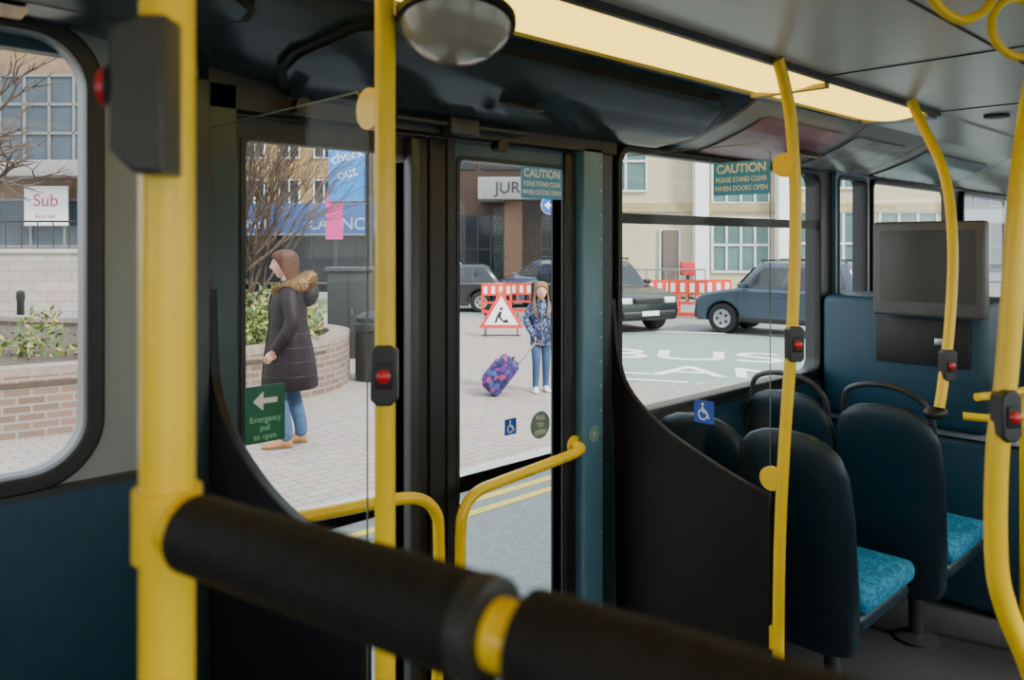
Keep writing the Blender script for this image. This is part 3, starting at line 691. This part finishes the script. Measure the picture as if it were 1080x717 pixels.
# ---- cars
TYRE=mat('tyre',(.010,.010,.011),.8); ALLOY=mat('alloy',(.35,.36,.37),.35,metal=.6); CGL=mat('car_glass',(.015,.02,.024),.05)
HL=mat('headlight',(.7,.72,.74),.1); TL=mat('tail_light',(.45,.01,.01),.2)
def paint(n,c): return mat(n,c,.3,metal=.1,coat=.5,var=.03,scale=2)
def car(name,M,pm,L=4.1,Wd=1.72,H=1.48,suv=False):
    g=group(name,M); belt=.92 if not suv else 1.08; wr=.32 if not suv else .36; cl=.20 if not suv else .30
    wb=L*.31; hl=L/2
    lo=[(-hl+.04,cl+.12),(-hl,.5),(-hl+.02,belt-.15),(-hl+.08,belt)]
    lo+=[(hl*.42,belt+.02),(hl*.62,belt-.03),(hl-.22,belt-.13),(hl-.06,belt-.25),(hl,.52),(hl-.03,cl+.1),(hl-.1,cl)]
    def arch(cx): return [(cx+(wr+.05)*math.cos(a),wr+(wr+.05)*math.sin(a)) for a in [math.radians(-15+210*k/12) for k in range(13)]]
    lo+=[p for p in arch(wb)]+[p for p in arch(-wb)]+[(-hl+.15,cl)]
    lo=[(x,max(z,cl)) for x,z in lo]
    sheet('body',[lo],Wd,pm,g,axes((0,0,0),(1,0,0),(0,0,1),(0,-1,0)),bevel=.07)
    xr0,xr1,xf1,xf0=(-hl+.12,-hl+.55,hl*.10,hl*.52) if not suv else (-hl+.10,-hl+.24,hl*.20,hl*.50)
    w0=Wd/2-.06; w1=Wd/2-(.24 if not suv else .18)
    rg=[]
    for z,k in ((belt-.05,-.1),(belt,0),((belt+H)/2,.5),(H-.06,.88),(H,1.0)):
        kk=max(k,0); a=xr0+(xr1-xr0)*kk; b=xf0+(xf1-xf0)*kk; w=w0+(w1-w0)*kk**1.3
        if k==1.0: a+=.1;b-=.1;w-=.08
        c=(a+b)/2; rg.append(ering(c,0,z,(b-a)/2,w,40,9))
    loft('greenhouse',rg,pm,g)
    def S(u,k,side):
        a=xr0+(xr1-xr0)*k; b=xf0+(xf1-xf0)*k; return (a+(b-a)*u,side*(w0+(w1-w0)*k**1.3+.006),belt+(H-belt)*k)
    for sd in (-1,1):
        for (u0,u1) in ((.08,.28),(.31,.57),(.60,.90)):
            vv=[S(u0,.08,sd),S(u1,.08,sd),S(u1,.45,sd),S(u1-(.0 if u1<.8 else .02),.80,sd),S(u0+(.0 if u0>.2 else .03),.80,sd),S(u0,.45,sd)]
            pydata('side_window',vv,[tuple(range(6))],CGL,g,sm=False)
    def FR(v,k,front):
        a=(xf0+(xf1-xf0)*k+.008) if front else (xr0+(xr1-xr0)*k-.008); return (a,v*(w0+(w1-w0)*k**1.3-.10),belt+(H-belt)*k)
    for fr_ in (True,False):
        vv=[FR(-1,.08,fr_),FR(1,.08,fr_),FR(1,.82,fr_),FR(-1,.82,fr_)]
        pydata('windscreen' if fr_ else 'rear_window',vv,[(0,1,2,3)],CGL,g,sm=False)
    for sx in (-1,1):
        for sy in (-1,1):
            Mw=T(sx*wb,sy*(Wd/2-.10),wr)@RX(90)
            lathe('tyre',[(wr*.6,-.10),(wr*.95,-.10),(wr,-.07),(wr,.07),(wr*.95,.10),(wr*.6,.10)],TYRE,g,Mw,seg=28)
            lathe('hub',[(wr*.62,-.085),(wr*.60,-.115),(wr*.5,-.10),(0,-.105)],ALLOY,g,Mw,seg=28)
            lathe('hub',[(wr*.62,.085),(wr*.60,.115),(wr*.5,.10),(0,.105)],ALLOY,g,Mw,seg=28)
            for q in range(5):
                lathe('hub_opening',[(wr*.10,-.004),(wr*.10,.004),(0,.004)],BLK,g,Mw@T(wr*.34*math.cos(q*1.2566),wr*.34*math.sin(q*1.2566),-sy*.106),seg=10)
            ell('wheel_recess',(sx*wb,sy*(Wd/2-.25),wr+.02),(wr+.03,.13,wr+.03),BLK,g)
    for sy in (-1,1):
        box('headlight',(hl-.10,sy*(Wd/2-.25),belt-.30),(.16,.34,.15),HL,g,bevel=.04)
        box('tail_light',(-hl+.05,sy*(Wd/2-.12),belt-.18),(.12,.16,.30),TL,g,bevel=.03)
        box('mirror',(xf0-.28,sy*(Wd/2+.07),belt+.09),(.12,.18,.13),pm,g,bevel=.03)
        box('door_seam',(.05,sy*(Wd/2+.001),(belt+cl)/2+.08),(.012,.006,belt-cl-.2),BLK,g)
        box('door_seam',(hl*.42,sy*(Wd/2+.001),(belt+cl)/2+.1),(.012,.006,belt-cl-.25),BLK,g)
        box('door_handle',(-.12,sy*(Wd/2+.008),belt-.14),(.16,.02,.03),pm,g,bevel=.005)
        box('sill_trim',(0,sy*(Wd/2-.01),cl+.06),(wb*2-2*wr-.1,.05,.12),BLK,g,bevel=.01)
        if suv:
            rod('roof_rail',(xr1+.1,sy*(w1-.06),H+.05),(xf1-.05,sy*(w1-.06),H+.05),.02,BLK,g,seg=8)
            for x in (xr1+.12,xf1-.1): rod('rail_foot',(x,sy*(w1-.06),H-.02),(x,sy*(w1-.06),H+.05),.018,BLK,g,seg=8)
    box('front_bumper',(hl-.03,0,cl+.14),(.14,Wd-.2,.2),BLK,g,bevel=.05); box('rear_bumper',(-hl+.03,0,cl+.14),(.14,Wd-.2,.2),BLK,g,bevel=.05)
    box('grille',(hl-.03,0,belt-.30),(.08,Wd-.95,.13),BLK,g,bevel=.02)
    box('number_plate',(hl+.045,0,cl+.18),(.012,.5,.11),WHT,g); box('number_plate',(-hl-.045,0,cl+.30),(.012,.5,.11),mat('plate_yellow',(.7,.55,.05),.5),g)
    if suv: lathe('spare_wheel',[(0,-.1),(.3,-.1),(.33,-.05),(.33,.08),(0,.08)],TYRE,g,T(-hl-.08,0,belt-.1)@RY(90),seg=24)
    return g
sc=.86
def carM(px_r,d,yaw,s=sc): return SM@T(px_r,d,RZD)@RZ(yaw)@Matrix.Scale(s,4)
car('suv',carM(5.62,16.6,142,.86),paint('paint_blue',(.025,.045,.072)),3.9,1.75,1.72,True)
car('suv',carM(1.98,18.3,-62),paint('paint_dkgreen',(.007,.013,.012)),4.3,1.8,1.72,True)
car('car',carM(-1.95,22.3,182,.88),paint('paint_black',(.010,.012,.014)),4.0,1.7,1.45)
car('car',carM(1.15,24.5,215,.9),paint('paint_blue2',(.015,.03,.08)),4.1,1.72,1.5)
car('car',carM(-3.4,29.0,200,.9),paint('paint_silver',(.5,.52,.55)),4.1,1.72,1.45)
# ---- roadworks barriers & sign
BR=mat('barrier_red',(.75,.04,.008),.5)
def barrier(M,s=.8):
    g=group('roadworks_barrier',M@Matrix.Scale(s,4))
    sheet('frame',[rrect(-.5,0.05,.5,1.0,.05),rrect(-.42,.42,-.02,.62,.02),rrect(.02,.42,.42,.62,.02),rrect(-.42,.15,.42,.36,.02)],.05,BR,g,axes((0,0,0),(1,0,0),(0,0,1),(0,-1,0)))
    for k in range(4): box('white_panel',(-.37+.25*k,-.03,.80),(.12,.006,.24),WHT,g)
    for x in (-.35,.35): box('foot',(x,0,.03),(.08,.5,.06),BLK,g,bevel=.01)
for r,d,a,s in ((3.15,21.2,-8,.9),(3.95,21.0,5,.9),(4.35,20.0,-20,.95),(5.05,20.2,12,.95),(-.40,21.0,8,.8),(.15,21.4,-10,.8)): barrier(SM@T(r,d,RZD)@RZ(a),s)
g=group('roadworks_sign',SM@T(-.20,15,GZ)@RX(-8))
MF=axes((0,0,0),(1,0,0),(0,0,1),(0,-1,0))
def tri(s,z0): return [(-s,z0),(s,z0),(0,z0+s*1.70)]
sheet('red_border',[tri(.42,.16)],.01,mat('sign_red2',(.65,.03,.03),.5),g,MF)
sheet('white_face',[tri(.315,.222)],.004,WHT,g,MF@T(0,0,.007))
sheet('digger_symbol',[[(-.13,.26),(-.08,.40),(-.03,.48),(.01,.46),(-.01,.38),(.04,.30),(.10,.33),(.15,.26),(.05,.26),(.0,.30),(-.05,.36),(-.09,.26)]],.003,BLK,g,MF@T(0,0,.010))
sheet('head_symbol',[circ(.0,.52,.03,16)],.003,BLK,g,MF@T(0,0,.010))
for x in (-.3,.3): rod('leg',(x,.02,0),(x,.02,.2),.012,DGREY,g,seg=8); rod('stay',(x,.03,.45),(x,.40,.05),.01,DGREY,g,seg=8)
rod('crossbar',(-.36,.02,.03),(.36,.02,.03),.012,DGREY,g,seg=8)
g=group('direction_sign',SM@T(.86,14,GZ))
rod('post',(0,0,0),(0,0,2.7),.035,MGREY,g)
rod('disc',(-.20,-.04,2.40),(-.20,-.055,2.40),.15,BLUE,g,seg=32)
rod('disc_rim',(-.20,-.037,2.40),(-.20,-.050,2.40),.16,WHT,g,seg=32)
sheet('arrow',[[(-.1,0),(-.02,.07),(-.02,.025),(.1,.025),(.1,-.025),(-.02,-.025),(-.02,-.07)]],.003,WHT,g,MF@T(-.20,2.40,.058))
# ---- people  (local: faces -Y, own left = +X)
SK=mat('skin',(.56,.31,.21),.55,var=.05)
def head(g,c,s,hairm,hair_prof,rot=I4):
    M=T(*c)@rot@Matrix.Scale(s,4)
    bm=bmesh.new(); bmesh.ops.create_uvsphere(bm,u_segments=40,v_segments=28,radius=1)
    for v in bm.verts:
        x,y,z=v.co.x*.074,v.co.y*.095,v.co.z*.115
        if z<0: k=1-.42*(-z/.115)**1.3; x*=k; y*=(1-.18*(-z/.115)) 
        if y<0:
            gse=lambda a,b,sa,sb: math.exp(-((x-a)/sa)**2-((z-b)/sb)**2)
            y-=.022*gse(0,-.018,.011,.018)+.008*gse(0,.005,.009,.03)
            y+=.010*(gse(.030,.008,.016,.013)+gse(-.030,.008,.016,.013))
            y-=.005*gse(0,.030,.05,.012)+.006*gse(0,-.055,.022,.010)+.010*gse(0,-.095,.025,.018)
        v.co=(x,y,z)
    me=D.meshes.new('head'); bm.to_mesh(me); bm.free(); smooth(me,180); mkobj('head',me,SK,g,M)
    for sx in (-1,1):
        ell('eye',(sx*.029,-.077,.008),(.011,.009,.0065),WHT,g,M,seg=12); ell('iris',(sx*.029,-.0845,.008),(.005,.003,.005),BLK,g,M,seg=10)
        ell('ear',(sx*.073,.005,-.005),(.009,.018,.028),SK,g,M,seg=12)
        tube('eyebrow',[(sx*.015,-.090,.027),(sx*.03,-.087,.032),(sx*.045,-.078,.028)],.003,hairm,g,M,seg=6)
    tube('mouth',[(-.020,-.080,-.054),(0,-.088,-.056),(.020,-.080,-.054)],[.003,.005,.003],mat('lips',(.5,.16,.15),.5),g,M,seg=8)
    nu=48; rows=[]
    for z,rx,ry,oy,op in hair_prof:
        row=[]
        for k in range(nu+1):
            a0=math.radians(-90+op); a1=math.radians(270-op); a=a0+(a1-a0)*k/nu
            w_=1+.030*math.sin(17*a)+.02*math.sin(29*a+z*30)
            row.append((rx*math.cos(a)*w_,oy+ry*math.sin(a)*w_,z))
        rows.append(row)
    inner=[[(x*.90,(y-.01)*.90+.01,z) for x,y,z in row] for row in rows]
    v=[p for r in rows for p in r]+[p for r in inner for p in r]; f=[]; n=len(rows); off=n*(nu+1)
    for i in range(n-1):
        for k in range(nu):
            a=i*(nu+1)+k; q=(a,a+1,a+nu+2,a+nu+1); f.append(q); f.append(tuple(off+t for t in q[::-1]))
        a=i*(nu+1); f.append((a,a+nu+1,off+a+nu+1,off+a)); a+=nu; f.append((a,off+a,off+a+nu+1,a+nu+1))
    for k in range(nu): a=(n-1)*(nu+1)+k; f.append((a,off+a,off+a+1,a+1))
    pydata('hair',v,f,hairm,g,M,True,70)
HAIRTOP=[(.132,.004,.004,.01,0),(.130,.030,.035,.01,0),(.121,.056,.066,.008,0),(.104,.074,.090,.006,0),(.082,.084,.104,.006,4),(.060,.088,.108,.008,26),(.035,.089,.108,.010,48),(.005,.089,.107,.012,60)]
BOB=HAIRTOP+[(-.04,.090,.102,.018,72),(-.08,.092,.098,.026,80),(-.115,.090,.092,.032,84),(-.145,.080,.082,.036,86),(-.155,.065,.065,.038,88)]
LONG=HAIRTOP+[(-.04,.092,.104,.014,60),(-.09,.100,.100,.018,58),(-.14,.112,.098,.012,52),(-.20,.118,.105,.0,46),(-.26,.112,.115,-.01,40),(-.31,.10,.11,-.012,40),(-.34,.085,.10,-.012,46)]
def hand(g,w,d,pn,s=1.,sidesgn=1,curl=.5):
    d=Vector(d).normalized(); pn=Vector(pn); pn=(pn-d*pn.dot(d)).normalized(); sd=d.cross(pn)*sidesgn
    w=Vector(w)
    rings=[]
    for t,a,b in ((-.01,.018,.016),(.01,.024,.014),(.04,.035,.013),(.07,.040,.012),(.085,.036,.009)):
        rings.append([w+d*t*s+sd*math.cos(q)*a*s+pn*math.sin(q)*b*s for q in [2*math.pi*k/14 for k in range(14)]])
    loft('palm',rings,SK,g)
    for i,(o,L) in enumerate(((.028,.066),(.010,.076),(-.009,.070),(-.027,.054))):
        p=w+d*.075*s+sd*o*s; L*=s
        q1=p+d*L*.42+pn*L*.10*curl*2; q2=q1+(d*(1-curl)+pn*curl).normalized()*L*.32; q3=q2+(d*(1-1.5*curl)+pn*1.5*curl).normalized()*L*.24
        tube(['index_finger','middle_finger','ring_finger','little_finger'][i],[p,q1,q2,q3],[.0088*s,.008*s,.0072*s,.0055*s],SK,g,n=3,seg=8)
    p=w+d*.022*s+sd*.022*s
    tube('thumb',[p,p+(d*.6+sd*.7+pn*.3).normalized()*.035*s,p+(d*.9+sd*.45+pn*.5).normalized()*.062*s,p+(d+sd*.25+pn*.6).normalized()*.082*s],[.012*s,.0105*s,.009*s,.0065*s],SK,g,n=3,seg=8)
def shoe(g,p,m,s=1.,yaw=0):
    M=T(*p)@RZ(yaw)@Matrix.Scale(s,4)
    R=[]
    for y,w,h in ((.078,.018,.05),(.07,.032,.085),(.04,.038,.10),(.0,.038,.095),(-.045,.042,.070),(-.09,.047,.052),(-.125,.043,.044),(-.150,.028,.034),(-.160,.010,.02)):
        R.append([(w*math.cos(a),y,max(0.0,h/2+h/2*math.sin(a))) for a in [2*math.pi*k/20 for k in range(20)]])
    loft('shoe',R,m,g,M)
    R=[]
    for z in (0,.018):
        R.append([(.048*math.cos(a)*(1 if math.sin(a)<0 else .82),-.042+.122*math.sin(a),z) for a in [2*math.pi*k/24 for k in range(24)]])
    loft('sole',R,mat('sole',(.10,.07,.05),.7),g,M)
def person(name,M,s,coatm,jeansm,shoem,hairm,J,coat,hs=1.,hair=BOB,headrot=I4):
    g=group(name,M@Matrix.Scale(s,4))
    V=[(0,.0,.90),(0,.0,1.08),(0,.0,1.24),(0,.005,1.36),(0,-.008,1.43),(0,-.02,1.50)]
    R=[(.12,.10),(.115,.095),(.14,.10),(.09,.075),.05,.046]
    E=[(0,1),(1,2),(2,3),(3,4),(4,5)]
    lr=J.get('leg',(.100,.072,.055)); ar=J.get('arm',(.072,.060,.046))
    for sd,k in ((1,'L'),(-1,'R')):
        i=len(V); V+=[(sd*.155,.005,1.325),J['el'+k],J['wr'+k]]; R+=list(ar); E+=[(3,i),(i,i+1),(i+1,i+2)]
        a=J['an'+k]
        i=len(V); V+=[(sd*.085,.0,.84),J['kn'+k],(a[0],a[1]+.02,a[2]+.06),(a[0],a[1]+.012,.035)]; R+=list(lr)+[lr[2]*.98]; E+=[(0,i),(i,i+1),(i+1,i+2),(i+2,i+3)]
    def fn(c):
        if c.z>1.425 and abs(c.x)<.1: return 2
        if c.z>.86 or abs(c.x)>.18: return 0
        return 1
    skin('body',V,E,R,[coatm,jeansm,SK],g,fn=fn)
    for k in 'LR':
        a=J['an'+k]; shoe(g,(a[0],a[1]-.015,a[2]-.09),shoem,1.05,J.get('yaw'+k,0))
        e=Vector(J['el'+k]); w=Vector(J['wr'+k]); d=(w-e).normalized()
        tube('cuff',[w-d*.05,w-d*.02,w+d*.012],[.046,.047,.045],coatm,g)
        hand(g,w+d*.015,J.get('hd'+k,d),J.get('pn'+k,(-1 if k=='L' else 1,-.3,0)),.95,1 if k=='L' else -1,J.get('curl'+k,.4))
    R_=[]
    for z,rx,ry,oy in coat:
        R_.append([(rx*math.cos(a)*(1+.012*math.sin(9*a)),oy+ry*math.sin(a)*(1+.012*math.sin(7*a+z*9)),z) for a in [2*math.pi*k/36 for k in range(36)]])
    loft('coat',R_,coatm,g)
    head(g,(0,-.035,1.555+.02*(hs-1)),hs,hairm,hair,headrot)
    return g
COAT=mat('coat_plum',(.010,.0045,.008),.6,var=.25,scale=25,bump=.3,spec=.3)
JEAN=mat('denim',(.04,.085,.17),.8,var=.2,scale=50)
JW=dict(elL=(.225,.05,1.07),wrL=(.21,-.10,.86),elR=(-.225,.03,1.07),wrR=(-.215,-.12,.87),knL=(.085,-.09,.49),anL=(.08,-.03,.09),knR=(-.085,.02,.48),anR=(-.08,.09,.09),arm=(.08,.070,.050),leg=(.105,.078,.060))
cw=[(.50,.20,.215,.02),(.52,.215,.235,.02),(.65,.215,.225,.02),(.80,.21,.205,.015),(.95,.195,.175,.01),(1.08,.185,.155,.005),(1.22,.195,.155,.0),(1.30,.19,.14,.01),(1.36,.15,.115,.01),(1.42,.08,.08,.0)]
w=person('woman',SM@T(-1.93,6.95,GZ)@RZ(-76),1.0,COAT,JEAN,mat('tan_suede',(.30,.14,.05),.8),mat('hair_auburn',(.075,.026,.012),.6,var=.3,scale=40,spec=.3),JW,cw,1.03,BOB)
FUR=mat('fur_beige',(.38,.23,.10),.9,var=.35,scale=60)
rnd=random.Random(5); v=[];f=[]
def c_(a): return Vector((math.cos(a)*.125,.045+math.sin(a)*.125,1.385+.045*math.sin(a)))
for i in range(3800):
    a=rnd.uniform(0,6.283); b_=rnd.uniform(0,6.283); rr=.040+.015*math.sin(a)
    n_=Vector((math.cos(a)*math.cos(b_),math.sin(a)*math.cos(b_),math.sin(b_)))
    p=c_(a)+n_*rr*.85; t=n_.orthogonal().normalized()*.007; q=p+n_*.035+Vector((rnd.gauss(0,.012),rnd.gauss(0,.012),rnd.gauss(-.008,.012)))
    k=len(v); v+=[p-t,p+t,q]; f.append((k,k+1,k+2))
pydata('hood_fur',v,f,FUR,w,sm=False)
A=[2*math.pi*k/12 for k in range(12)]
tube('hood_roll',[c_(a) for a in A],[.038+.014*math.sin(a) for a in A],FUR,w,closed=True,n=3,seg=12)
tube('hood_back',[(0,.10,1.24),(0,.15,1.27),(0,.175,1.33),(0,.15,1.39)],[.05,.085,.085,.05],COAT,w,n=5)
tube('coat_front_seam',[(0,-.125,1.36),(0,-.158,1.22),(0,-.156,1.08),(0,-.17,.95),(0,-.195,.8),(0,-.21,.65),(0,-.218,.52)],.007,BLK,w,n=4,seg=8)
for z in (.62,.74,.86,.98,1.10,1.22,1.31):
    cc=None
    for i in range(len(cw)-1):
        if cw[i][0]<=z<=cw[i+1][0]:
            u=(z-cw[i][0])/(cw[i+1][0]-cw[i][0]); cc=[cw[i][j]*(1-u)+cw[i+1][j]*u for j in range(4)]
    tube('quilt_seam',[(cc[1]*1.003*math.cos(a),cc[3]+cc[2]*1.003*math.sin(a),z) for a in [2*math.pi*k/24 for k in range(24)]],.003,BLK,w,closed=True,n=2,seg=6)
GC=patternmat('girl_coat',[(.012,.018,.06),(.02,.04,.10),(.13,.16,.24),(.01,.015,.04),(.03,.05,.13)],26)
JG=dict(elL=(.235,.03,1.08),wrL=(.22,-.12,.89),elR=(-.245,-.02,1.09),wrR=(-.13,-.26,.88),knL=(.08,-.02,.48),anL=(.085,.03,.09),knR=(-.08,-.07,.48),anR=(-.085,-.05,.09),hdR=(.1,-.1,-1),pnR=(1,0,0),curlR=.8,yawL=8,yawR=-8)
cg=[(.72,.155,.125,.0),(.74,.168,.138,.0),(.88,.168,.135,.0),(1.0,.160,.13,.0),(1.12,.165,.13,0),(1.24,.18,.13,0),(1.30,.175,.12,.0),(1.36,.13,.095,.0),(1.41,.07,.07,.0)]
gl=person('girl',SM@T(.34,9.5,GZ)@RZ(6),.755,GC,JEAN,mat('shoe_white',(.6,.6,.62),.6),mat('hair_blonde',(.22,.12,.05),.6,var=.3,scale=40,spec=.3),JG,cg,1.2,LONG)
tube('collar',[(.075*math.cos(a),-.0+.075*math.sin(a),1.41) for a in A],.02,GC,gl,closed=True,n=3,seg=8)
tube('zip',[(0,-.10,1.36),(0,-.133,1.22),(0,-.132,1.05),(0,-.138,.88),(0,-.14,.74)],.004,STEEL,gl,n=4,seg=6)
SUIT=patternmat('suitcase_print',[(.03,.02,.11),(.012,.012,.05),(.32,.03,.16),(.03,.08,.26),(.10,.02,.17),(.02,.02,.09)],18)
sg=group('suitcase',SM@T(-.285,9.29,GZ+.035)@RY(38))
box('shell',(0,0,.25),(.24,.34,.44),SUIT,sg,bevel=.05)
box('front_pocket',(-.125,0,.22),(.05,.28,.28),SUIT,sg,bevel=.02)
tube('zip',[(0,-.171,.08),(0,-.172,.25),(0,-.171,.42)],.004,BLK,sg,seg=6)
for y in (-.12,.12):
    lathe('wheel',[(.0,-.012),(.035,-.012),(.035,.012),(0,.012)],BLK,sg,T(.085,y,.02)@RX(90),seg=18)
for y in (-.06,.06): rod('handle_tube',(.09,y,.40),(.09,y,.80),.006,STEEL,sg,seg=8)
tube('handle_grip',[(.09,-.07,.80),(.09,-.065,.815),(.09,.065,.815),(.09,.07,.80)],.012,BLK,sg,n=3,seg=8)
tube('carry_handle',[(.0,-.06,.465),(0,-.04,.50),(0,.04,.50),(0,.06,.465)],.01,BLK,sg,seg=8)
# ================================================================ LIGHT, CAMERA
wd=D.worlds.new('sky'); C.scene.world=wd; wd.use_nodes=True; nt=wd.node_tree; bg=nt.nodes['Background']
tc=nt.nodes.new('ShaderNodeTexCoord'); sp=nt.nodes.new('ShaderNodeSeparateXYZ'); cr=nt.nodes.new('ShaderNodeValToRGB')
nt.links.new(tc.outputs['Generated'],sp.inputs[0]); nt.links.new(sp.outputs['Z'],cr.inputs['Fac'])
cr.color_ramp.elements[0].color=(.95,.97,1,1); cr.color_ramp.elements[1].color=(.72,.82,1,1)
nt.links.new(cr.outputs['Color'],bg.inputs['Color']); bg.inputs['Strength'].default_value=3.3
sl=D.lights.new('sun','SUN'); sl.energy=7.0; sl.angle=math.radians(10); sl.color=(1,.94,.84)
so=D.objects.new('sun',sl); C.scene.collection.objects.link(so); so.rotation_euler=(math.radians(48),math.radians(0),math.radians(10))
cam=D.cameras.new('camera'); cam.sensor_width=36; cam.lens=28.33; cam.shift_y=-(358.5-256)/1080; cam.clip_start=.02
cam.dof.use_dof=True; cam.dof.focus_distance=5.0; cam.dof.aperture_fstop=5.6
co=D.objects.new('camera',cam); C.scene.collection.objects.link(co); co.location=(0,0,1.55); co.rotation_euler=(math.radians(90),0,math.radians(-44))
C.scene.camera=co
